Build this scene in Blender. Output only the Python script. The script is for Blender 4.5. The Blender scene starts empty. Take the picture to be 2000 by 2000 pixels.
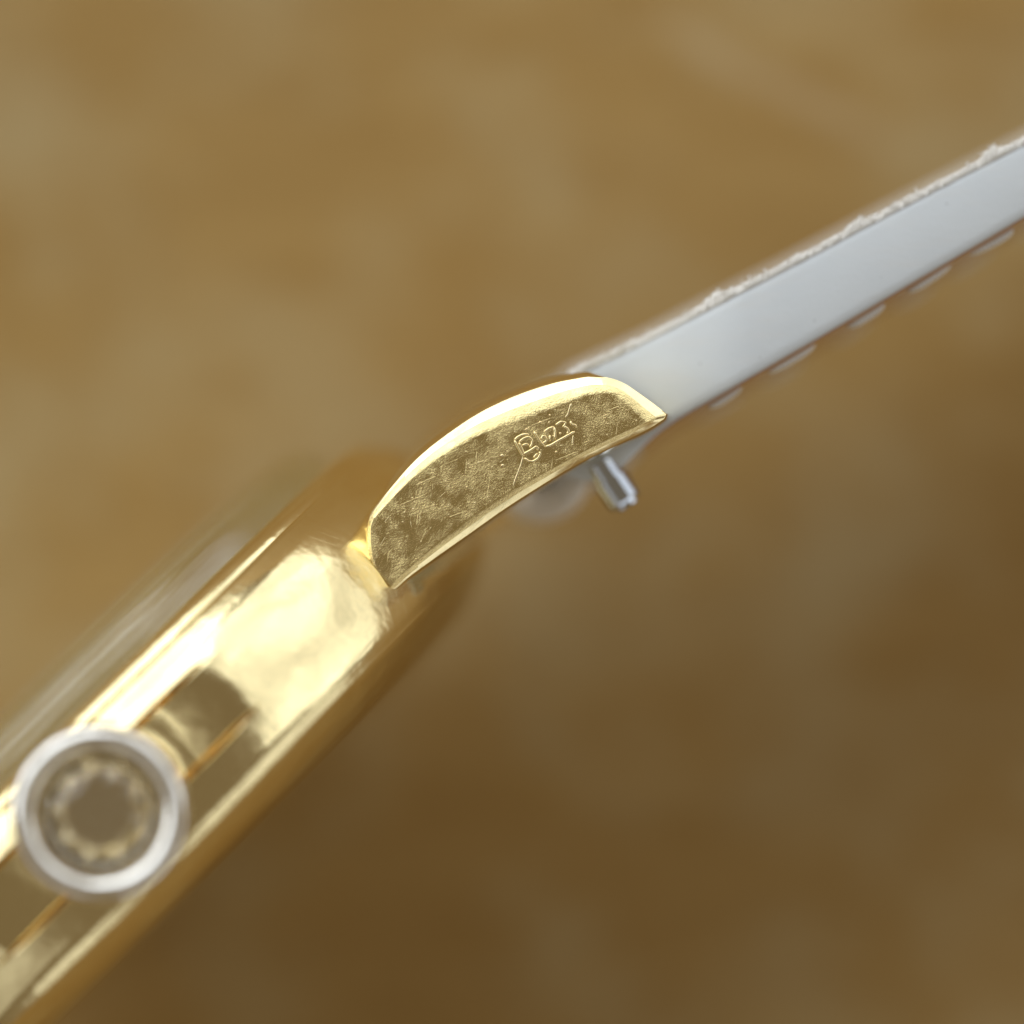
import bpy, bmesh, math, random
from mathutils import Vector, noise, Matrix

# ---------------------------------------------------------------- camera, world, lamps, exposure
# Everything is modelled at real size: measures below are in millimetres, MM turns them into metres.
MM = 0.001
D = 200.0            # lens to the focal plane (mm)
ZF = 19.3            # height of the lug's flat flank above the table = focal plane
K = 0.013            # mm per photograph pixel on the focal plane
sc = bpy.context.scene
cam_d = bpy.data.cameras.new('camera')
cam = bpy.data.objects.new('camera', cam_d)
sc.collection.objects.link(cam)
cam.location = (0, 0, (ZF + D) * MM)
cam_d.sensor_width = 36
cam_d.lens = 36 * D / (2000 * K)
cam_d.clip_start = 0.005
cam_d.clip_end = 20
cam_d.dof.use_dof = True
cam_d.dof.focus_distance = (D + 0.1) * MM
cam_d.dof.aperture_fstop = 17.5
cam_d.dof.aperture_blades = 0
sc.camera = cam

w = bpy.data.worlds.new('World'); sc.world = w; w.use_nodes = True
bg = w.node_tree.nodes['Background']
bg.inputs[0].default_value = (1.0, 0.80, 0.54, 1)
bg.inputs[1].default_value = 0.19

def lamp(name, az, el, dist, sx, sy, rad, col):
    """a window-like area lamp at azimuth / elevation (degrees) round the watch, radiance rad"""
    ld = bpy.data.lights.new(name, 'AREA'); ld.shape = 'RECTANGLE'
    ld.size = sx; ld.size_y = sy; ld.energy = rad * math.pi * sx * sy; ld.color = col
    # noise in the lamp's strength, added to mottle its reflections in the gold
    ld.use_nodes = True; nt = ld.node_tree; em = nt.nodes['Emission']
    ge = nt.nodes.new('ShaderNodeNewGeometry'); nz = nt.nodes.new('ShaderNodeTexNoise')
    nz.inputs['Scale'].default_value = 5.5; nz.inputs['Detail'].default_value = 3.0
    mr = nt.nodes.new('ShaderNodeMapRange')
    for k_, v_ in (('From Min', 0.36), ('From Max', 0.66), ('To Min', 0.45), ('To Max', 1.35)): mr.inputs[k_].default_value = v_
    nt.links.new(ge.outputs['Position'], nz.inputs['Vector']); nt.links.new(nz.outputs['Fac'], mr.inputs['Value']); nt.links.new(mr.outputs['Result'], em.inputs['Strength'])
    o = bpy.data.objects.new(name, ld); sc.collection.objects.link(o)
    a, e = math.radians(az), math.radians(el)
    p = Vector((math.cos(a) * math.cos(e), math.sin(a) * math.cos(e), math.sin(e))) * dist
    o.location = p + Vector((0, 0, 0.01))
    o.rotation_euler = (-p).to_track_quat('-Z', 'Y').to_euler()
    return o
DAY = (0.89, 0.965, 1.05)
lamp('window_lamp', 137, 30, 0.60, 1.10, 0.64, 2.55, DAY)
lamp('window_lamp', 46, 22, 0.62, 1.05, 0.60, 1.45, DAY)
lamp('window_lamp', -40, 11, 0.66, 1.15, 0.32, 0.95, DAY)
lamp('window_lamp', 226, 32, 0.66, 0.80, 0.46, 0.42, DAY)

vs = sc.view_settings
vs.view_transform = 'Standard'; vs.look = 'None'; vs.exposure = 0.0; vs.gamma = 1.0
vs.use_curve_mapping = False
sc.render.engine = 'CYCLES'
sc.cycles.use_denoising = True
sc.cycles.max_bounces = 20
sc.cycles.transmission_bounces = 18
sc.cycles.glossy_bounces = 8
sc.cycles.sample_clamp_indirect = 6.0

# ---------------------------------------------------------------- helpers
rnd = random.Random(7)
def smooth01(x):
    x = max(0.0, min(1.0, x)); return x * x * (3 - 2 * x)
def px(x, y, z):
    """the point of the place seen at photograph pixel (x, y) and standing z mm above the table"""
    s = K * (D - (z - ZF)) / D
    return Vector(((x - 1000) * s, (1000 - y) * s, z))
def resample(pts, n):
    pts = [Vector(p) for p in pts]
    L = [0.0]
    for a, b in zip(pts, pts[1:]): L.append(L[-1] + (b - a).length)
    out = []; k = 0
    for i in range(n):
        t = L[-1] * i / (n - 1)
        while k < len(L) - 2 and L[k + 1] < t: k += 1
        f = (t - L[k]) / max(1e-9, L[k + 1] - L[k])
        out.append(pts[k].lerp(pts[k + 1], f))
    return out
def catmull(pts, n):
    pts = [Vector(p) for p in pts]
    P = [2 * pts[0] - pts[1]] + pts + [2 * pts[-1] - pts[-2]]
    fine = []
    for i in range(1, len(P) - 2):
        for q in range(16):
            t = q / 16
            a, b, c, d = P[i - 1], P[i], P[i + 1], P[i + 2]
            fine.append(0.5 * ((2 * b) + (c - a) * t + (2 * a - 5 * b + 4 * c - d) * t * t + (3 * b - a - 3 * c + d) * t ** 3))
    fine.append(pts[-1])
    return resample(fine, n)

def build(name, verts, faces, mat, parent=None, sharp=40, smooth=True):
    """verts in mm -> one mesh object in metres"""
    me = bpy.data.meshes.new(name)
    me.from_pydata([Vector(v) * MM for v in verts], [], faces)
    me.validate()
    bm = bmesh.new(); bm.from_mesh(me)
    bmesh.ops.recalc_face_normals(bm, faces=bm.faces)
    bm.to_mesh(me); bm.free()
    for m in (mat if isinstance(mat, (list, tuple)) else [mat]): me.materials.append(m)
    if smooth:
        me.polygons.foreach_set('use_smooth', [True] * len(me.polygons))
        me.set_sharp_from_angle(angle=math.radians(sharp))
    o = bpy.data.objects.new(name, me); sc.collection.objects.link(o)
    if parent: o.parent = parent
    return o
def loft(rings, closed=True, cap0=False, cap1=False, wrap=False):
    """rings of equal length -> verts, faces"""
    n = len(rings[0]); V = [v for r in rings for v in r]; F = []
    R = len(rings)
    for i in range(R if wrap else R - 1):
        i2 = (i + 1) % R
        for j in range(n if closed else n - 1):
            j2 = (j + 1) % n
            F.append((i * n + j, i * n + j2, i2 * n + j2, i2 * n + j))
    if cap0: F.append(tuple(range(n)))
    if cap1: F.append(tuple((R - 1) * n + j for j in range(n)))
    return V, F
def tube_data(pts, r, V, F, sides=6, flat=1.0, taper=True):
    """append a thin rod along pts (mm); flat squashes it in z"""
    pts = [Vector(p) for p in pts]; base = len(V); n = len(pts)
    for i, p in enumerate(pts):
        d = (pts[min(i + 1, n - 1)] - pts[max(i - 1, 0)])
        if d.length < 1e-9: d = Vector((1, 0, 0))
        d.normalize()
        up = Vector((0, 0, 1)) if abs(d.z) < 0.9 else Vector((1, 0, 0))
        s = d.cross(up).normalized(); q = s.cross(d)
        rr = r * (0.45 if taper and i in (0, n - 1) else 1)
        for k in range(sides):
            a = 2 * math.pi * k / sides
            off = s * math.cos(a) * rr + q * math.sin(a) * rr
            off.z *= flat
            V.append(p + off)
    for i in range(n - 1):
        for k in range(sides):
            k2 = (k + 1) % sides
            F.append((base + i * sides + k, base + i * sides + k2, base + (i + 1) * sides + k2, base + (i + 1) * sides + k))
    F.append(tuple(base + k for k in range(sides))); F.append(tuple(base + (n - 1) * sides + k for k in range(sides)))

# ---------------------------------------------------------------- materials
class NT:
    def __init__(s, name):
        s.m = bpy.data.materials.new(name); s.m.use_nodes = True
        s.t = s.m.node_tree; s.b = s.t.nodes['Principled BSDF']
        tc = s.t.nodes.new('ShaderNodeTexCoord')
        mp = s.t.nodes.new('ShaderNodeMapping'); mp.inputs['Scale'].default_value = (1 / MM,) * 3
        s.t.links.new(tc.outputs['Object'], mp.inputs['Vector']); s.mm = mp.outputs['Vector']   # coordinates in millimetres
    def n(s, kind, **kw):
        nd = s.t.nodes.new('ShaderNode' + kind)
        for k, v in kw.items():
            if k.startswith('_'): setattr(nd, k[1:], v)
            else:
                key = int(k[1:]) if k[0] == 'i' and k[1:].isdigit() else k.replace('__', ' ')
                if isinstance(v, bpy.types.NodeSocket): s.t.links.new(v, nd.inputs[key])
                else: nd.inputs[key].default_value = v
        return nd
    def noise(s, scale, detail=3, rough=0.5, vec=None, dist=0.0):
        return s.n('TexNoise', Vector=vec or s.mm, Scale=scale, Detail=detail, Roughness=rough, Distortion=dist).outputs['Fac']
    def ramp(s, fac, stops):
        r = s.n('ValToRGB', Fac=fac).color_ramp if False else None
        nd = s.t.nodes.new('ShaderNodeValToRGB'); s.t.links.new(fac, nd.inputs['Fac'])
        el = nd.color_ramp.elements
        while len(el) < len(stops): el.new(0.5)
        for e, (p, c) in zip(el, stops):
            e.position = p; e.color = (c, c, c, 1) if isinstance(c, (int, float)) else (*c, 1)
        return nd.outputs['Color']
    def math(s, op, a, b=0.0, c=0.0):
        return s.n('Math', _operation=op, i0=a, i1=b, i2=c).outputs[0]
    def mix(s, fac, a, b):
        nd = s.t.nodes.new('ShaderNodeMix'); nd.data_type = 'RGBA'
        for key, v in ((0, fac), (6, a), (7, b)):
            if isinstance(v, bpy.types.NodeSocket): s.t.links.new(v, nd.inputs[key])
            else: nd.inputs[key].default_value = v if key == 0 else (*v, 1)
        return nd.outputs[2]
    def bump(s, height, dist_mm, strength=1.0):
        nd = s.n('Bump', Height=height, Strength=strength, Distance=dist_mm * MM)
        s.t.links.new(nd.outputs['Normal'], s.b.inputs['Normal'])
    def set(s, **kw):
        for k, v in kw.items():
            key = k.replace('__', ' ')
            if isinstance(v, bpy.types.NodeSocket): s.t.links.new(v, s.b.inputs[key])
            else: s.b.inputs[key].default_value = v if not isinstance(v, tuple) or len(s.b.inputs[key].default_value) == 3 else (*v, 1)
        return s.m
    def scratches(s, angles, scale, thr, stretch=30):
        """fine straight scratches: narrow crests of noise stretched along several directions"""
        tot = None
        for k, a in enumerate(angles):
            mp = s.n('Mapping', Vector=s.mm, Rotation=(0, 0, math.radians(a)), Location=(k * 13.7, k * 5.1, 0))
            mp2 = s.n('Mapping', Vector=mp.outputs[0], Scale=(1.0, stretch, 1.0))
            f = s.n('TexNoise', Vector=mp2.outputs[0], Scale=scale, Detail=1.0).outputs['Fac']
            r = s.ramp(f, [(thr, 0.0), (thr + 0.03, 1.0), (1.0, 1.0)])
            tot = r if tot is None else s.math('MAXIMUM', tot, r)
        return tot

GOLD = (0.94, 0.785, 0.425)
g = NT('polished_gold')
micro = g.noise(9, 4, 0.6)
scr = g.scratches((20, 75, 131), 0.9, 0.66, 26)
g.bump(g.math('ADD', g.math('MULTIPLY', g.noise(0.62, 3), 24.0), g.math('ADD', g.math('MULTIPLY', micro, 0.35), g.math('MULTIPLY', scr, 0.22))), 0.0022)
gold = g.set(Base__Color=GOLD, Metallic=1.0, Roughness=g.math('MULTIPLY_ADD', g.noise(1.3, 3), 0.10, 0.11))

g = NT('scratched_gold')
grain = g.noise(20, 4, 0.7)
spk = g.ramp(g.n('TexVoronoi', Vector=g.mm, Scale=6.3, Randomness=1.0).outputs['Distance'], [(0.0, 1.0), (0.05, 0.9), (0.19, 0.0)])
spk = g.math('MULTIPLY', spk, g.ramp(g.noise(2.2, 1), [(0.46, 0), (0.58, 1)]))
scr = g.scratches((-22, 96), 0.8, 0.74, 30)
h = g.math('ADD', g.math('ADD', g.math('MULTIPLY', g.noise(6, 3), 1.0), g.math('MULTIPLY', g.math('MULTIPLY', grain, g.ramp(g.noise(2.2, 3), [(0.35, 0.5), (0.65, 1.0)])), 2.0)), g.math('ADD', g.math('MULTIPLY', spk, 0.55), g.math('MULTIPLY', scr, 0.25)))
g.bump(h, 0.010)
worn_gold = g.set(Base__Color=g.mix(g.noise(4, 3), (0.94, 0.765, 0.37), (0.88, 0.705, 0.33)), Metallic=1.0,
                  Roughness=g.math('MULTIPLY_ADD', g.noise(3, 4), 0.14, 0.13))

g = NT('pale_metal')
white_metal = g.set(Base__Color=(0.95, 0.925, 0.86), Metallic=1.0, Roughness=0.16)
g = NT('pale_gold')
pale_gold = g.set(Base__Color=(0.86, 0.76, 0.56), Metallic=1.0, Roughness=0.2)
g = NT('polished_steel')
steel = g.set(Base__Color=(0.64, 0.69, 0.76), Metallic=1.0, Roughness=0.06)
g = NT('watch_crystal')
# a thin acrylic shell: clear, with the surface reflection of plastic
tr = g.n('BsdfTransparent', Color=(0.97, 0.985, 0.965, 1)); gl = g.n('BsdfGlossy', Color=(1, 1, 1, 1), Roughness=0.16)
bf = g.n('NewGeometry').outputs['Backfacing']
fr = g.n('Fresnel', IOR=g.math('MULTIPLY_ADD', bf, 1 / 1.49 - 1.49, 1.49)); mx = g.n('MixShader', Fac=fr.outputs[0], i1=tr.outputs[0], i2=gl.outputs[0])
g.t.links.new(mx.outputs[0], g.t.nodes['Material Output'].inputs['Surface'])
glass = g.m
g = NT('clear_stone')
stone = g.set(Base__Color=(0.95, 0.93, 0.85), Roughness=0.0, IOR=1.62, Transmission__Weight=1.0)
g = NT('silvered_dial')
dial_mat = g.set(Base__Color=(0.78, 0.77, 0.74), Metallic=0.3, Roughness=0.35)

g = NT('white_edge_paint')
sp = g.ramp(g.n('TexVoronoi', _voronoi_dimensions='2D', Vector=g.mm, Scale=0.62).outputs['Distance'], [(0.0, 1.0), (0.010, 1.0), (0.019, 0.0)])
sp = g.math('MULTIPLY', sp, g.ramp(g.noise(1.1, 2), [(0.40, 0.0), (0.62, 0.7)]))
col = g.mix(g.noise(0.9, 4), (0.605, 0.635, 0.65), (0.66, 0.685, 0.69))
sc_ = g.ramp(g.noise(0.8, 5, 0.7, vec=g.n('Mapping', Vector=g.mm, Rotation=(0, 0, math.radians(-27)), Scale=(0.5, 3.0, 1.0)).outputs[0]), [(0.5, 0.0), (0.75, 0.6)])
col = g.mix(sc_, col, (0.66, 0.66, 0.64))
col = g.mix(sp, col, (0.16, 0.15, 0.14))
g.bump(g.noise(7, 4, 0.6), 0.012)
edge_mat = g.set(Base__Color=col, Roughness=0.42, Specular__IOR__Level=0.4)
g = NT('cream_leather')
g.bump(g.noise(11, 5, 0.7), 0.06)
cream = g.set(Base__Color=g.mix(g.noise(5, 4, 0.7), (0.80, 0.75, 0.66), (0.90, 0.87, 0.81)), Roughness=0.85)
g = NT('buff_suede')
suede = g.set(Base__Color=g.mix(g.noise(3, 4), (0.70, 0.62, 0.50), (0.80, 0.73, 0.62)), Roughness=0.9)
g = NT('tan_lining')
g.bump(g.noise(6, 4, 0.6), 0.03)
lining_mat = g.set(Base__Color=g.mix(g.noise(1.1, 4), (0.40, 0.18, 0.06), (0.48, 0.25, 0.10)), Roughness=0.6)
g = NT('white_thread')
g.bump(g.n('TexWave', Vector=g.mm, Scale=3.0, Distortion=1.5).outputs['Fac'], 0.03)
thread = g.set(Base__Color=(0.80, 0.78, 0.74), Roughness=0.7)

g = NT('brown_wood')
st = g.n('Mapping', Vector=g.mm, Rotation=(0, 0, math.radians(38)), Scale=(1.0, 3.2, 1.0)).outputs[0]
blot = g.noise(0.16, 3, 0.55, vec=g.mm)
grainw = g.noise(0.22, 4, 0.6, vec=st, dist=0.6)
col = g.mix(g.ramp(grainw, [(0.30, 0.0), (0.72, 1.0)]), (0.310, 0.181, 0.053), (0.364, 0.226, 0.076))
col = g.mix(g.ramp(blot, [(0.44, 0.0), (0.72, 0.75)]), col, (0.41, 0.305, 0.150))
# a long pale scuff in the table's finish
A, B = px(1290, 30, 0), px(1760, 300, 0)
ab = B - A; L = ab.length; ang = math.atan2(ab.y, ab.x)
loc = g.n('VectorMath', _operation='SUBTRACT', i0=g.mm, i1=tuple(A)).outputs[0]
rot = g.n('VectorRotate', Vector=loc, _rotation_type='Z_AXIS', Angle=-ang).outputs[0]
sx = g.n('SeparateXYZ', Vector=rot)
dy = g.math('ABSOLUTE', g.math('ADD', sx.outputs[1], g.math('MULTIPLY', g.math('SUBTRACT', g.noise(0.25, 2), 0.5), 1.2)))
band = g.n('MapRange', _interpolation_type='SMOOTHSTEP', Value=dy, From__Min=0.55, From__Max=0.1, To__Min=0, To__Max=1).outputs[0]
ext = g.n('MapRange', _interpolation_type='SMOOTHSTEP', Value=sx.outputs[0], From__Min=-1, From__Max=1.5).outputs[0]
ext2 = g.n('MapRange', _interpolation_type='SMOOTHSTEP', Value=sx.outputs[0], From__Min=L + 1, From__Max=L - 2).outputs[0]
scuff = g.math('MULTIPLY', g.math('MULTIPLY', band, ext), g.math('MULTIPLY', ext2, 0.2))
col = g.mix(scuff, col, (0.56, 0.46, 0.31))
g.bump(g.noise(3, 4, 0.6, vec=st), 0.03)
wood = g.set(Base__Color=col, Roughness=0.6, Specular__IOR__Level=0.15)

# ---------------------------------------------------------------- the table
t = 1.2 / MM
tb = build('table', [(-600, -600, 0), (600, -600, 0), (600, 600, 0), (-600, 600, 0),
                     (-600, -600, -25), (600, -600, -25), (600, 600, -25), (-600, 600, -25)],
           [(0, 1, 2, 3), (4, 5, 6, 7), (0, 1, 5, 4), (1, 2, 6, 5), (2, 3, 7, 6), (3, 0, 4, 7)], wood, smooth=False)
tb['kind'] = 'structure'

# ---------------------------------------------------------------- the wristwatch, standing on the side of its case
RC = 11.76                                   # case radius
SQ = math.sqrt(0.5)
U_ = Vector((SQ, SQ, 0)); F_ = Vector((-SQ, SQ, 0)); W_ = Vector((0, 0, 1))     # to 12 o'clock, out of the dial, to the crown
TC = -958 * K                               # centre of the case along U_
CEN = U_ * TC + W_ * RC
def wp(u, h, ww): return CEN + U_ * u + F_ * h + W_ * ww

watch = bpy.data.objects.new('wristwatch', None); sc.collection.objects.link(watch)
watch['label'] = 'polished gold wristwatch on a white leather strap standing on its side on brown table'
watch['category'] = 'wristwatch'

# case: turned profile (radius, height along the dial axis) with a milled slot for the crown
HC = 1.95; SLOT_W = RC - 0.85; SLOT_H = 0.98
prof = [(0, -1.1), (5, -1.1), (8.4, -1.06), (9.5, -0.95), (10.25, -0.68), (10.80, -0.36)]
prof2 = [(11.02, -0.20), (11.24, 0.20), (11.41, 0.95), (11.49, 1.75), (11.46, 2.5), (11.27, 3.15), (11.02, 3.58), (10.90, 3.72)]
prof3 = [(10.80, 3.76), (10.74, 3.92), (10.50, 4.13), (10.15, 4.22), (9.82, 4.18), (9.78, 3.9), (9.78, 3.45), (0, 3.45)]
def seg(p, n): return [(v.x, v.y) for v in catmull([Vector((a, b, 0)) for a, b in p], n)]
prof_all = resample([Vector((a, b, 0)) for a, b in prof[:3]], 4) + [Vector((a, b, 0)) for a, b in seg(prof[2:], 16)[1:]] \
    + [Vector((a, b, 0)) for a, b in seg(prof2, 320)] + [Vector((a, b, 0)) for a, b in seg(prof3[:5], 22)] \
    + [Vector((a, b, 0)) for a, b in prof3[5:]]
NTH = 420
def softmin(a, b, k=0.10):
    h_ = max(0.0, min(1.0, 0.5 + 0.5 * (b - a) / k))
    return b * (1 - h_) + a * h_ - k * h_ * (1 - h_)
rings = []
for i in range(NTH):
    th = 2 * math.pi * i / NTH
    ring = []
    for p in prof_all:
        r, hh = p.x + 0.26 * smooth01((p.x - 6) / 2), p.y
        u, ww = r * math.sin(th), r * math.cos(th)
        if ww > 8 and r > 11.15:
            e = SLOT_H - abs(hh - HC)
            m = smooth01(e / 0.07)
            if m > 0:
                floor = 10.62 + 0.021 * u * u - 0.30 * math.exp(-((e - 0.09) / 0.035) ** 2)
                ww = ww * (1 - m) + softmin(ww, floor) * m
        ring.append(wp(u, hh, ww))
    rings.append(ring)
V, F = loft(rings, closed=False, wrap=True)
case = build('case', V, F, gold, watch, sharp=38)

# crystal: domed clear cap with real wall thickness
outer = [(9.74, 4.1), (9.74, 4.5), (9.62, 4.95), (9.25, 5.25), (8.5, 5.45), (6.5, 5.62), (3.5, 5.72), (0.02, 5.75)]
inner = [(0.02, 5.43), (3.5, 5.40), (6.5, 5.30), (8.4, 5.13), (9.05, 4.97), (9.32, 4.78), (9.46, 4.45), (9.48, 4.1)]
pr = seg(outer, 34) + seg(inner, 24)
rings = [[wp((r + 0.26) * math.sin(a), hh, (r + 0.26) * math.cos(a)) if r > 0.1 else wp(r * math.sin(a), hh, r * math.cos(a)) for r, hh in pr] for a in [2 * math.pi * k / 180 for k in range(180)]]
V, F = loft(rings, closed=True, wrap=True)
build('crystal', V, F, glass, watch, sharp=60)

# dial under the crystal
V = [wp(8.8 * math.sin(2 * math.pi * k / 96), 3.47, 8.8 * math.cos(2 * math.pi * k / 96)) for k in range(96)] + \
    [wp(8.8 * math.sin(2 * math.pi * k / 96), 3.62, 8.8 * math.cos(2 * math.pi * k / 96)) for k in range(96)]
Vd, Fd = loft([V[:96], V[96:]], cap0=True, cap1=True)
build('dial', Vd, Fd, dial_mat, watch)

# crown: stem collar, fluted side, rounded pale rim, faceted clear stone set in it
crown_pr = [(0.75, 10.3), (0.75, 11.0), (1.72, 11.05), (1.92, 11.18), (1.97, 11.5), (1.97, 12.55), (2.06, 12.75), (2.10, 12.95),
            (2.05, 13.17), (1.93, 13.31), (1.80, 13.35), (1.64, 13.30), (1.54, 13.18), (1.515, 13.0), (1.535, 12.2), (1.2, 11.8), (0.0, 11.7)]
rings = []
for k in range(160):
    a = 2 * math.pi * k / 160
    ring = []
    for r, ww in crown_pr:
        rr = r * 1.05 + (0.0 * math.cos(a * 32) if 11.3 < ww < 12.6 and r > 1.9 else 0); ww += 0.26
        ring.append(wp(rr * math.sin(a), HC + rr * math.cos(a), ww))
    rings.append(ring)
V, F = loft(rings, closed=False, wrap=True)
crown = build('crown', V, F, white_metal, watch, sharp=50)
crown['label'] = 'pale polished crown with a rounded rim'
# brilliant-cut stone
V, F = [], []
def gv(r, a, ww): r *= 1.05; V.append(wp(r * math.sin(a), HC + r * math.cos(a), ww + 0.26)); return len(V) - 1
N8 = 9
tab = [gv(0.76, 2 * math.pi * (k + .5) / N8, 13.12) for k in range(N8)]
star = [gv(1.07, 2 * math.pi * k / N8, 13.00) for k in range(N8)]
gir = [gv(1.39, 2 * math.pi * k / (2 * N8), 12.74) for k in range(2 * N8)]
gir2 = [gv(1.39, 2 * math.pi * k / (2 * N8), 12.68) for k in range(2 * N8)]
cul = gv(0, 0, 11.85)
F.append(tuple(tab))
for k in range(N8):
    k2 = (k + 1) % N8
    F += [(tab[k - 1], tab[k], star[k])]
    F += [(star[k], tab[k], star[k2])] if False else [(tab[k], star[k], gir[2 * k + 1], star[k2])]
    F += [(star[k], gir[2 * k], gir[2 * k + 1]), (star[k], gir[2 * k - 1], gir[2 * k])]
for k in range(2 * N8):
    k2 = (k + 1) % (2 * N8)
    F += [(gir[k], gir[k2], gir2[k2], gir2[k]), (gir2[k], gir2[k2], cul)]
build('stone', V, F, stone, crown, smooth=False)
rings = [[wp(1.05 * r * math.sin(2 * math.pi * k / 64), HC + 1.05 * r * math.cos(2 * math.pi * k / 64), ww + 0.26) for k in range(64)]
         for r, ww in ((1.53, 12.3), (1.53, 12.60), (1.49, 12.58), (1.44, 12.72), (1.38, 12.66), (0.2, 11.80))]
V, F = loft(rings, closed=True, cap0=True, cap1=True)
build('stone_setting', V, F, pale_gold, crown, sharp=35)

# lug: crescent flank with a hallmark, traced from its real outline
lo_left = [(764, 1156), (731, 1114), (719, 1073), (718, 1032), (721, 1008), (731, 991)]
lo_up = [(731, 991), (762, 953), (810, 899), (868, 851), (936, 806), (1004, 774), (1073, 750), (1124, 739), (1165, 733), (1196, 736)]
lo_right = [(1196, 736), (1214, 745), (1233, 757), (1274, 786), (1302, 808)]
lo_low = [(1302, 808), (1298, 818), (1261, 842), (1192, 875), (1124, 909), (1056, 950), (987, 994), (919, 1042), (851, 1090), (800, 1127), (772, 1153), (764, 1156)]
li_left = [(762, 1141), (736, 1107), (726, 1073), (724, 1032), (729, 1014)]
li_up = [(729, 1014), (793, 946), (851, 899), (919, 858), (987, 830), (1056, 806), (1124, 779), (1168, 765), (1192, 766)]
li_right = [(1192, 766), (1213, 779), (1240, 806), (1261, 825)]
li_low = [(1261, 825), (1227, 839), (1158, 871), (1056, 926), (987, 964), (919, 1010), (851, 1063), (800, 1107), (762, 1141)]
cnt = (26, 60, 22, 64)
def ringpts(parts):
    out = []
    for p, n in zip(parts, cnt):
        out += catmull([Vector((a, b, 0)) for a, b in p], n)[:-1]
    return out
RO, RI = ringpts((lo_left, lo_up, lo_right, lo_low)), ringpts((li_left, li_up, li_right, li_low))
NR = len(RO)
jc = cnt[0] + cnt[1] - 2                    # ease the corner between the long edge and the end
for it in range(14):
    for R_, wdt in ((RO, 4), (RI, 7)):
        new = {}
        for j in range(jc - wdt, jc + wdt + 1): new[j] = R_[j] * 0.5 + (R_[j - 1] + R_[j + 1]) * 0.25
        for j, v in new.items(): R_[j] = v
cx = Vector((960, 960, 0))
# how far the wall below the bevel stands out: the outer (dial) side is drafted, the rest is straight
draft = []
for j in range(NR):
    f = 0.0
    if cnt[0] - 1 <= j < cnt[0] + cnt[1] - 2:
        q = (j - cnt[0] + 1) / (cnt[1] - 1)
        f = min(1.0, q * 9, (1 - q) * 9)
    elif j >= cnt[0] + cnt[1] + cnt[2] - 3:
        f = 0.45
    if 2 <= j < cnt[0] - 1: f = -min(1.0, (j - 1) / 5, (cnt[0] - 1 - j) / 5)
    draft.append(math.copysign(smooth01(abs(f)), f))
nrm = []
for j in range(NR):
    tg = RO[(j + 2) % NR] - RO[j - 2]; tg.normalize()
    nn = Vector((tg.y, -tg.x, 0))
    if (RO[j] - RI[j]).dot(nn) < 0: nn = -nn
    nrm.append(nn)
lug_depth = 2.4
def lug_rings():
    R = []
    for a in (-0.05, 0.0, 0.16, 0.34, 0.52, 0.70, 0.84, 0.94, 1.0):
        ring = []
        for j in range(NR):
            p = RI[j].lerp(RO[j], a)
            wd = (RO[j] - RI[j]).length * K
            low = j >= cnt[0] + cnt[1] + cnt[2] - 3
            z = ZF - (min(0.80 * wd, 0.22) if low else min(0.50 * wd, 0.24)) * (max(a, 0.0) ** 1.25)
            s = K * (D - (z - ZF)) / D
            ring.append(Vector(((p.x - 1000) * K, (1000 - p.y) * K, z)))
        R.append(ring)
    for d, off in ((0.42, 0.4), (0.70, 0.8), (1.1, 1.0), (lug_depth, 1.05)):
        ring = []
        for j in range(NR):
            p = RO[j] + nrm[j] * (12 * off * draft[j] if draft[j] >= 0 else -draft[j] * 34 * (d - 0.3) / 2.1)
            ring.append(Vector(((p.x - 1000) * K, (1000 - p.y) * K, ZF - d)))
        R.append(ring)
    return R
R = lug_rings()
V, F = loft(R, closed=True, cap0=True, cap1=True)
lug = build('lug', V, F, [gold, worn_gold], watch, sharp=55)
for poly in lug.data.polygons:
    if poly.center.z > (ZF - 0.10) * MM: poly.material_index = 1
lug['label'] = 'gold lug with scratched hallmarked flank'
# its twin on the other side of the strap
far = lug.copy(); far.data = lug.data.copy(); sc.collection.objects.link(far); far.parent = watch
far.data.transform(Matrix.Translation((0, 0, 2 * RC * MM)) @ Matrix.Scale(-1, 4, (0, 0, 1)))
far.data.flip_normals()
if 'label' in far: del far['label']

# stamped hallmark and a few deep scratches, drawn in pixels of an enlarged crop
def crop(pts, ox=960, oy=780, k=220 / 1932): return [Vector(((ox + a * k - 1000) * K, (1000 - oy - b * k) * K, ZF - 0.004)) for a, b in pts]
marks = [
    [(395, 700), (440, 650), (530, 605), (600, 600), (650, 610)],
    [(395, 700), (440, 800), (500, 910), (540, 985)],
    [(470, 735), (555, 665), (635, 640), (695, 690), (695, 770), (650, 830)],
    [(470, 740), (500, 800), (535, 880), (555, 935)], [(525, 790), (600, 765), (640, 790)],
    [(545, 940), (660, 880), (760, 810), (800, 830), (780, 880)],
    [(565, 1000), (630, 1060), (710, 1065), (795, 1015), (840, 935), (815, 895)], [(720, 1005), (790, 925)],
    [(725, 545), (780, 640), (850, 740), (915, 810)],
    [(915, 810), (1010, 790), (1120, 722), (1250, 650), (1430, 548)],
    [(850, 690), (880, 625), (930, 640), (948, 700), (915, 745), (880, 730)],
    [(900, 560), (980, 500), (1075, 470)], [(1000, 610), (1000, 720)], [(1075, 475), (1092, 560), (1090, 690)],
    [(1100, 440), (1190, 382), (1272, 400), (1250, 455), (1215, 470)], [(1240, 465), (1310, 500), (1325, 560), (1290, 590)],
    [(1160, 575), (1195, 590)], [(1355, 370), (1370, 430), (1440, 440), (1455, 490)],
]
V, F = [], []
for m in marks: tube_data(resample(crop(m), max(3, len(m) * 3)), 0.032, V, F, sides=8, flat=1.0)
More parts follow.
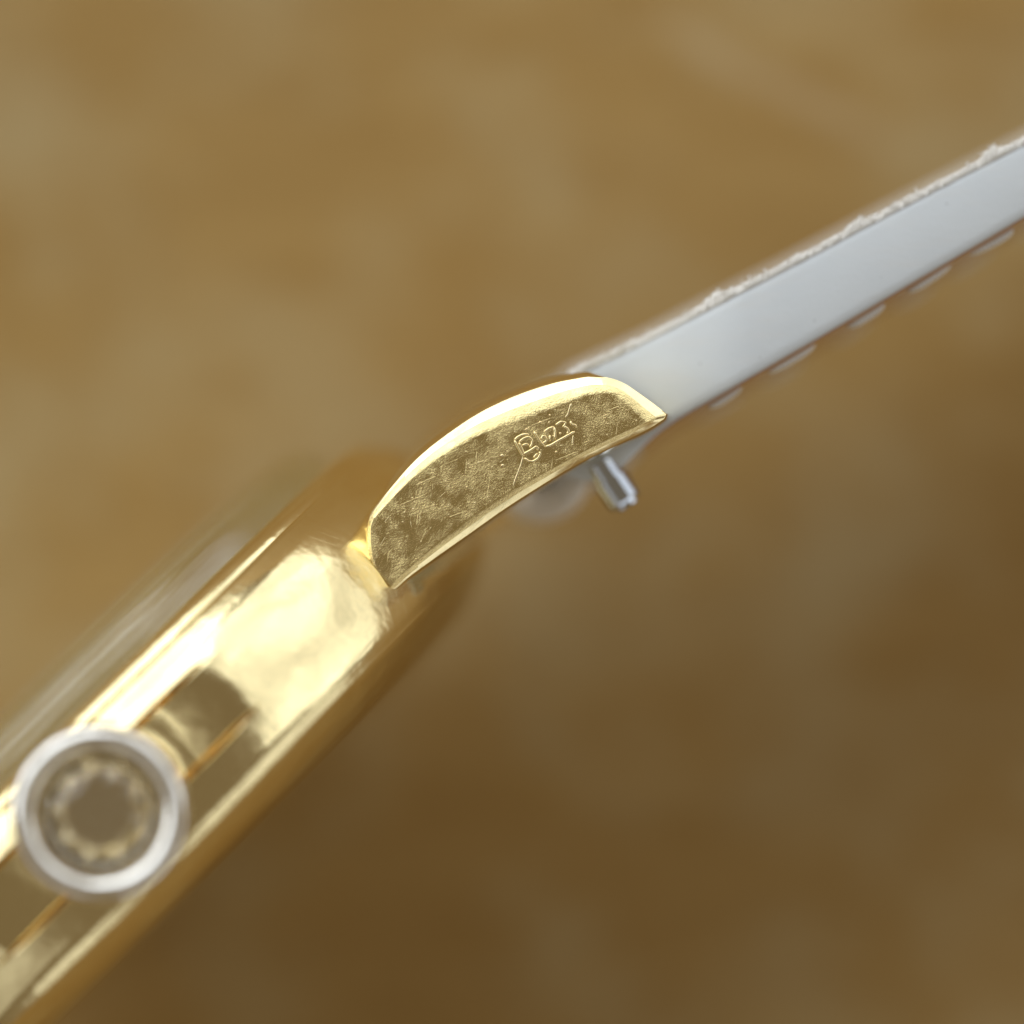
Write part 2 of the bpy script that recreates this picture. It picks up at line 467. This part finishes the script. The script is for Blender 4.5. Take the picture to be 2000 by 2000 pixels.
hm = build('hallmark', V, F, gold, lug, sharp=80)
hm['label'] = 'two small stamped hallmark cartouches'
scrs = [[(540, 985), (520, 1080), (470, 1220), (400, 1400), (375, 1480)], [(1365, 70), (1335, 170), (1310, 260), (1260, 310)], [(1400, 620), (1390, 770)]]
V, F = [], []
for m in scrs: tube_data(resample(crop(m), 12), 0.022, V, F, sides=6, flat=0.6)
# nicks scattered over the flank
nicks = [(180, 960, 60), (190, 1130, 60), (1110, 900, 40), (600, 510, 40), (840, 390, 50), (1000, 270, 30)]
for a, b, l in nicks: tube_data(resample(crop([(a - l * .5, b + l * .12), (a + l * .5, b - l * .12)]), 4), 0.03, V, F, sides=6, flat=0.6)
def flank(u, v):
    j = u * (cnt[1] - 2)
    a = RI[cnt[0] - 1 + int(j)]; b = RI[(NR - 2 - int(u * (cnt[3] - 3)))]
    return a.lerp(b, v)
for k in range(80):
    p = flank(rnd.random() ** 1.3, 0.12 + 0.8 * rnd.random()); an = rnd.gauss(math.radians(35), 0.9); l = rnd.choice((2, 2, 3, 3, 4, 6, 10, 16, 24, 38)) * rnd.uniform(.7, 1.2)
    d = Vector((math.cos(an), -math.sin(an), 0)) * l
    q = [p - d * .5, p + Vector((rnd.uniform(-.6, .6), rnd.uniform(-.6, .6), 0)), p + d * .5]
    tube_data(resample([Vector(((v.x - 1000) * K, (1000 - v.y) * K, ZF - 0.005)) for v in q], 5), rnd.uniform(0.014, 0.026) if l < 6 else rnd.uniform(0.006, 0.012), V, F, sides=6, flat=0.6)
sk = build('scratches', V, F, gold, lug, sharp=80); sk['kind'] = 'stuff'

# strap: traced face edge / wrist edge, real width down to the far lug
up = [(1030, 800), (1055, 765), (1110, 732), (1164, 706), (1220, 679), (1290, 645), (1388, 594), (1557, 507), (1711, 425), (1860, 347), (2000, 275), (2200, 174), (2600, -20), (3200, -290)]
lo = [(1040, 895), (1075, 915), (1112, 932), (1150, 941), (1202, 926), (1290, 842), (1420, 764), (1600, 660), (1760, 566), (1912, 477), (2048, 397), (2246, 286), (2650, 70), (3250, -200)]
NS = 420
su = catmull([Vector((a, b, 0)) for a, b in up], NS); sl = catmull([Vector((a, b, 0)) for a, b in lo], NS)
def ztop(p): return 16.6 + 1.05 * smooth01((p.x - 1200) / 260)
def xy(p, z):
    q = px(p.x, p.y, z); return Vector((q.x, q.y, 0))
top_prof = [(0.0, 0.22), (0.012, 0.10), (0.05, 0.035), (0.15, 0.0), (0.5, -0.02), (0.85, 0.0), (0.95, 0.035), (0.988, 0.10), (1.0, 0.22)]
rings = []
for a, b in zip(su, sl):
    zt = ztop(a); zb = 2 * RC - zt
    A_, B_ = xy(a, zt), xy(b, zt)
    ring = [A_.lerp(B_, v) + Vector((0, 0, zt - dz)) for v, dz in top_prof]
    ring += [A_.lerp(B_, v) + Vector((0, 0, zb + dz)) for v, dz in reversed(top_prof)]
    rings.append(ring)
V, F = loft(rings, closed=True, cap0=True, cap1=True)
strap = build('strap', V, F, edge_mat, watch, sharp=60)
strap['label'] = 'white leather strap with a smooth painted edge'

# face leather with its raw fuzzy edge
NSF = 1500
suf = catmull([Vector((a, b, 0)) for a, b in up[2:]], NSF); slf = catmull([Vector((a, b, 0)) for a, b in lo[2:]], NSF)
bumps = [(1395, .16, 20), (1440, .06, 12), (1110, .05, 22), (1270, .04, 20), (1552, .05, 14), (1672, .16, 22), (1780, .05, 18), (1935, .17, 16)]
rings = []; fib_src = []
for i, (a, b) in enumerate(zip(suf, slf)):
    zt = ztop(a); zb = 2 * RC - zt
    A_, B_ = xy(a, zt), xy(b, zt)
    o = (A_ - B_).normalized()
    q = Vector((A_.x, A_.y, 0))
    n1 = noise.fractal(q * 3.0, 1.0, 2.0, 5); n2 = noise.fractal(q * 6.0 + Vector((9, 3, 2)), 1.0, 2.0, 5); n3 = noise.fractal(q * 4.0 + Vector((1, 30, 2)), 1.0, 2.0, 4)
    th = 0.10 + 0.045 * n1 + 0.03 * n2
    for bx, bh, bw in bumps: th += bh * 1.1 * math.exp(-((a.x - bx) / bw) ** 2) * (0.85 + 0.5 * n2)
    th = max(0.06, th)
    ring = [A_ - o * 0.13 + W_ * (zt - 0.10), A_ - o * (0.09 + 0.012 * n2) + W_ * (zt + 0.005 + 0.01 * n3), A_ + o * th * 0.35 + W_ * (zt + 0.0 + 0.05 * n2),
            A_ + o * th * 0.75 + W_ * (zt - 0.05 + 0.06 * n1), A_ + o * th + W_ * (zt - 0.10 + 0.05 * n3), A_ + o * (th * 0.7 + 0.06) + W_ * (zt - 0.5),
            A_ + o * 0.13 + W_ * (zt - 1.2), A_ + o * 0.13 + W_ * zb, A_ - o * 0.05 + W_ * zb]
    rings.append(ring)
    fib_src.append((A_, o, th, zt))
V, F = loft(rings, closed=True, cap0=True, cap1=True)
build('face_leather', V, F, cream, strap, sharp=75)
V, F = [], []
for k in range(560):
    i = rnd.randrange(0, int(NSF * 0.62)); A_, o, th, zt = fib_src[i]
    tg = Vector((o.y, -o.x, 0))
    s0 = A_ + o * th * rnd.uniform(0.2, 1.0) + W_ * (zt + rnd.uniform(-0.2, 0.06))
    d = (o * rnd.uniform(0.2, 1) + tg * rnd.uniform(-1, 1) + W_ * rnd.uniform(-.6, .8)).normalized()
    l = rnd.uniform(0.03, 0.13) * (1.5 if rnd.random() < .1 else 1)
    d2 = (d + Vector((rnd.uniform(-.8, .8), rnd.uniform(-.8, .8), rnd.uniform(-.5, .5)))).normalized()
    tube_data([s0, s0 + d * l * .5, s0 + d * l * .5 + d2 * l * .5], rnd.choice((0.01, 0.014, 0.02, 0.03)), V, F, sides=5)
fz = build('leather_fibres', V, F, cream, strap, sharp=80); fz['kind'] = 'stuff'

# tan lining on the wrist side
i0 = int(NS * 0.10)
rings = []; stitch_src = []
for a, b in list(zip(su, sl))[i0:]:
    zt = ztop(a); zb = 2 * RC - zt
    A_, B_ = xy(a, zt), xy(b, zt)
    o = (B_ - A_).normalized()
    rings.append([B_ - o * 0.02 + W_ * (zt - 0.20), B_ + o * 0.05 + W_ * (zt - 0.22), B_ + o * 0.09 + W_ * (zt - 0.38), B_ + o * 0.09 + W_ * (zb + 0.3), B_ - o * 0.02 + W_ * (zb + 0.2)])
    stitch_src.append((b, B_ + o * 0.09, o, zt))
for k, e in enumerate(stitch_src):
    d = stitch_src[min(k + 3, len(stitch_src) - 1)][1] - stitch_src[max(k - 3, 0)][1]
    d.normalize(); nn = Vector((-d.y, d.x, 0))
    stitch_src[k] = (e[0], e[1], nn if nn.dot(e[2]) > 0 else -nn, e[3])
V, F = loft(rings, closed=True, cap0=True, cap1=True)
build('lining', V, F, lining_mat, strap, sharp=70)

# saddle stitches along the lining
def stitch_mesh():
    V, F = [], []
    n, s = 12, 8
    for i in range(n + 1):
        x = -0.62 + 1.24 * i / n
        r = max(0.02, (1 - abs(x / 0.64) ** 3)) ** 0.5
        for k in range(s):
            a = 2 * math.pi * k / s
            V.append(Vector((x, 0.16 * r * math.cos(a) + 0.02 * (r - .6), 0.20 * r * math.sin(a))))
    for i in range(n):
        for k in range(s): F.append((i * s + k, i * s + (k + 1) % s, (i + 1) * s + (k + 1) % s, (i + 1) * s + k))
    F.append(tuple(range(s))); F.append(tuple(n * s + k for k in range(s)))
    return V, F
proto = None
for sx_ in (1416, 1545, 1690, 1815, 1935, 2070, 2200, 2330):
    b, p, o, zt = min(stitch_src, key=lambda e: abs(e[0].x - sx_))
    for zz in (zt - 0.62, 2 * RC - zt + 0.62):
        if proto is None:
            V, F = stitch_mesh(); proto = build('stitch', V, F, thread, strap, sharp=60); s_ = proto
        else:
            s_ = proto.copy(); sc.collection.objects.link(s_)
        tg = Vector((-o.y, o.x, 0))
        M = Matrix((tg, o, tg.cross(o))).transposed().to_4x4()
        M.translation = (p + W_ * zz) * MM
        s_.matrix_world = M @ Matrix.Rotation(rnd.uniform(-0.07, 0.07), 4, 'Z') @ Matrix.Diagonal((rnd.uniform(0.8, 1.15), rnd.uniform(0.75, 1.1), rnd.uniform(0.9, 1.2), 1))

# loop of the strap round the spring bar (set back between the lugs)
bar = px(1052, 922, 14)
LZ0, LZ1 = 15.0, 2 * RC - 15.0
rings = []
for z, r in ((LZ0 - .02, 0.55), (LZ0, 0.62), (LZ0, 1.05), (LZ0 - .12, 1.2), (LZ0 - .5, 1.28), (11.5, 1.3), (LZ1, 1.1), (LZ1, .55)):
    rings.append([Vector((bar.x + r * math.cos(2 * math.pi * k / 48) * 1.05, bar.y + r * math.sin(2 * math.pi * k / 48), z + 0.06 * noise.noise(Vector((math.cos(k * .13) * 3, math.sin(k * .13) * 3, z))))) for k in range(48)])
V, F = loft(rings, closed=True, cap0=True, cap1=True)
lp = build('strap_loop', V, F, suede, strap, sharp=60)

# steel spring bar and the quick-release pin that stands out of the strap's underside
V, F = loft([[Vector((bar.x + r * math.cos(2 * math.pi * k / 32), bar.y + r * math.sin(2 * math.pi * k / 32), z)) for k in range(32)]
             for z, r in ((17.6, .3), (17.6, .38), (16.4, .38), (16.4, .5), (6.6, .5), (6.6, .38), (5.4, .38), (5.4, .3))], cap0=True, cap1=True)
sbar = build('spring_bar', V, F, steel, watch, sharp=40)
p0, p1 = px(1184, 923, 16.3), px(1228, 990, 16.3)
ax = (p1 - p0).normalized(); s1 = ax.cross(W_).normalized()
Lp = (p1 - p0).length
rings = []
for q, r in ((-0.3, .42), (0.20, .42), (0.20, .485), (Lp - .20, .485), (Lp - .13, .43), (Lp - .12, .33), (Lp - .03, .32), (Lp, .24)):
    rings.append([p0 + ax * q + (s1 * math.cos(2 * math.pi * k / 40) + W_ * math.sin(2 * math.pi * k / 40)) * r for k in range(40)])
V, F = loft(rings, closed=True, cap0=True, cap1=True)
build('release_pin', V, F, steel, sbar, sharp=35)
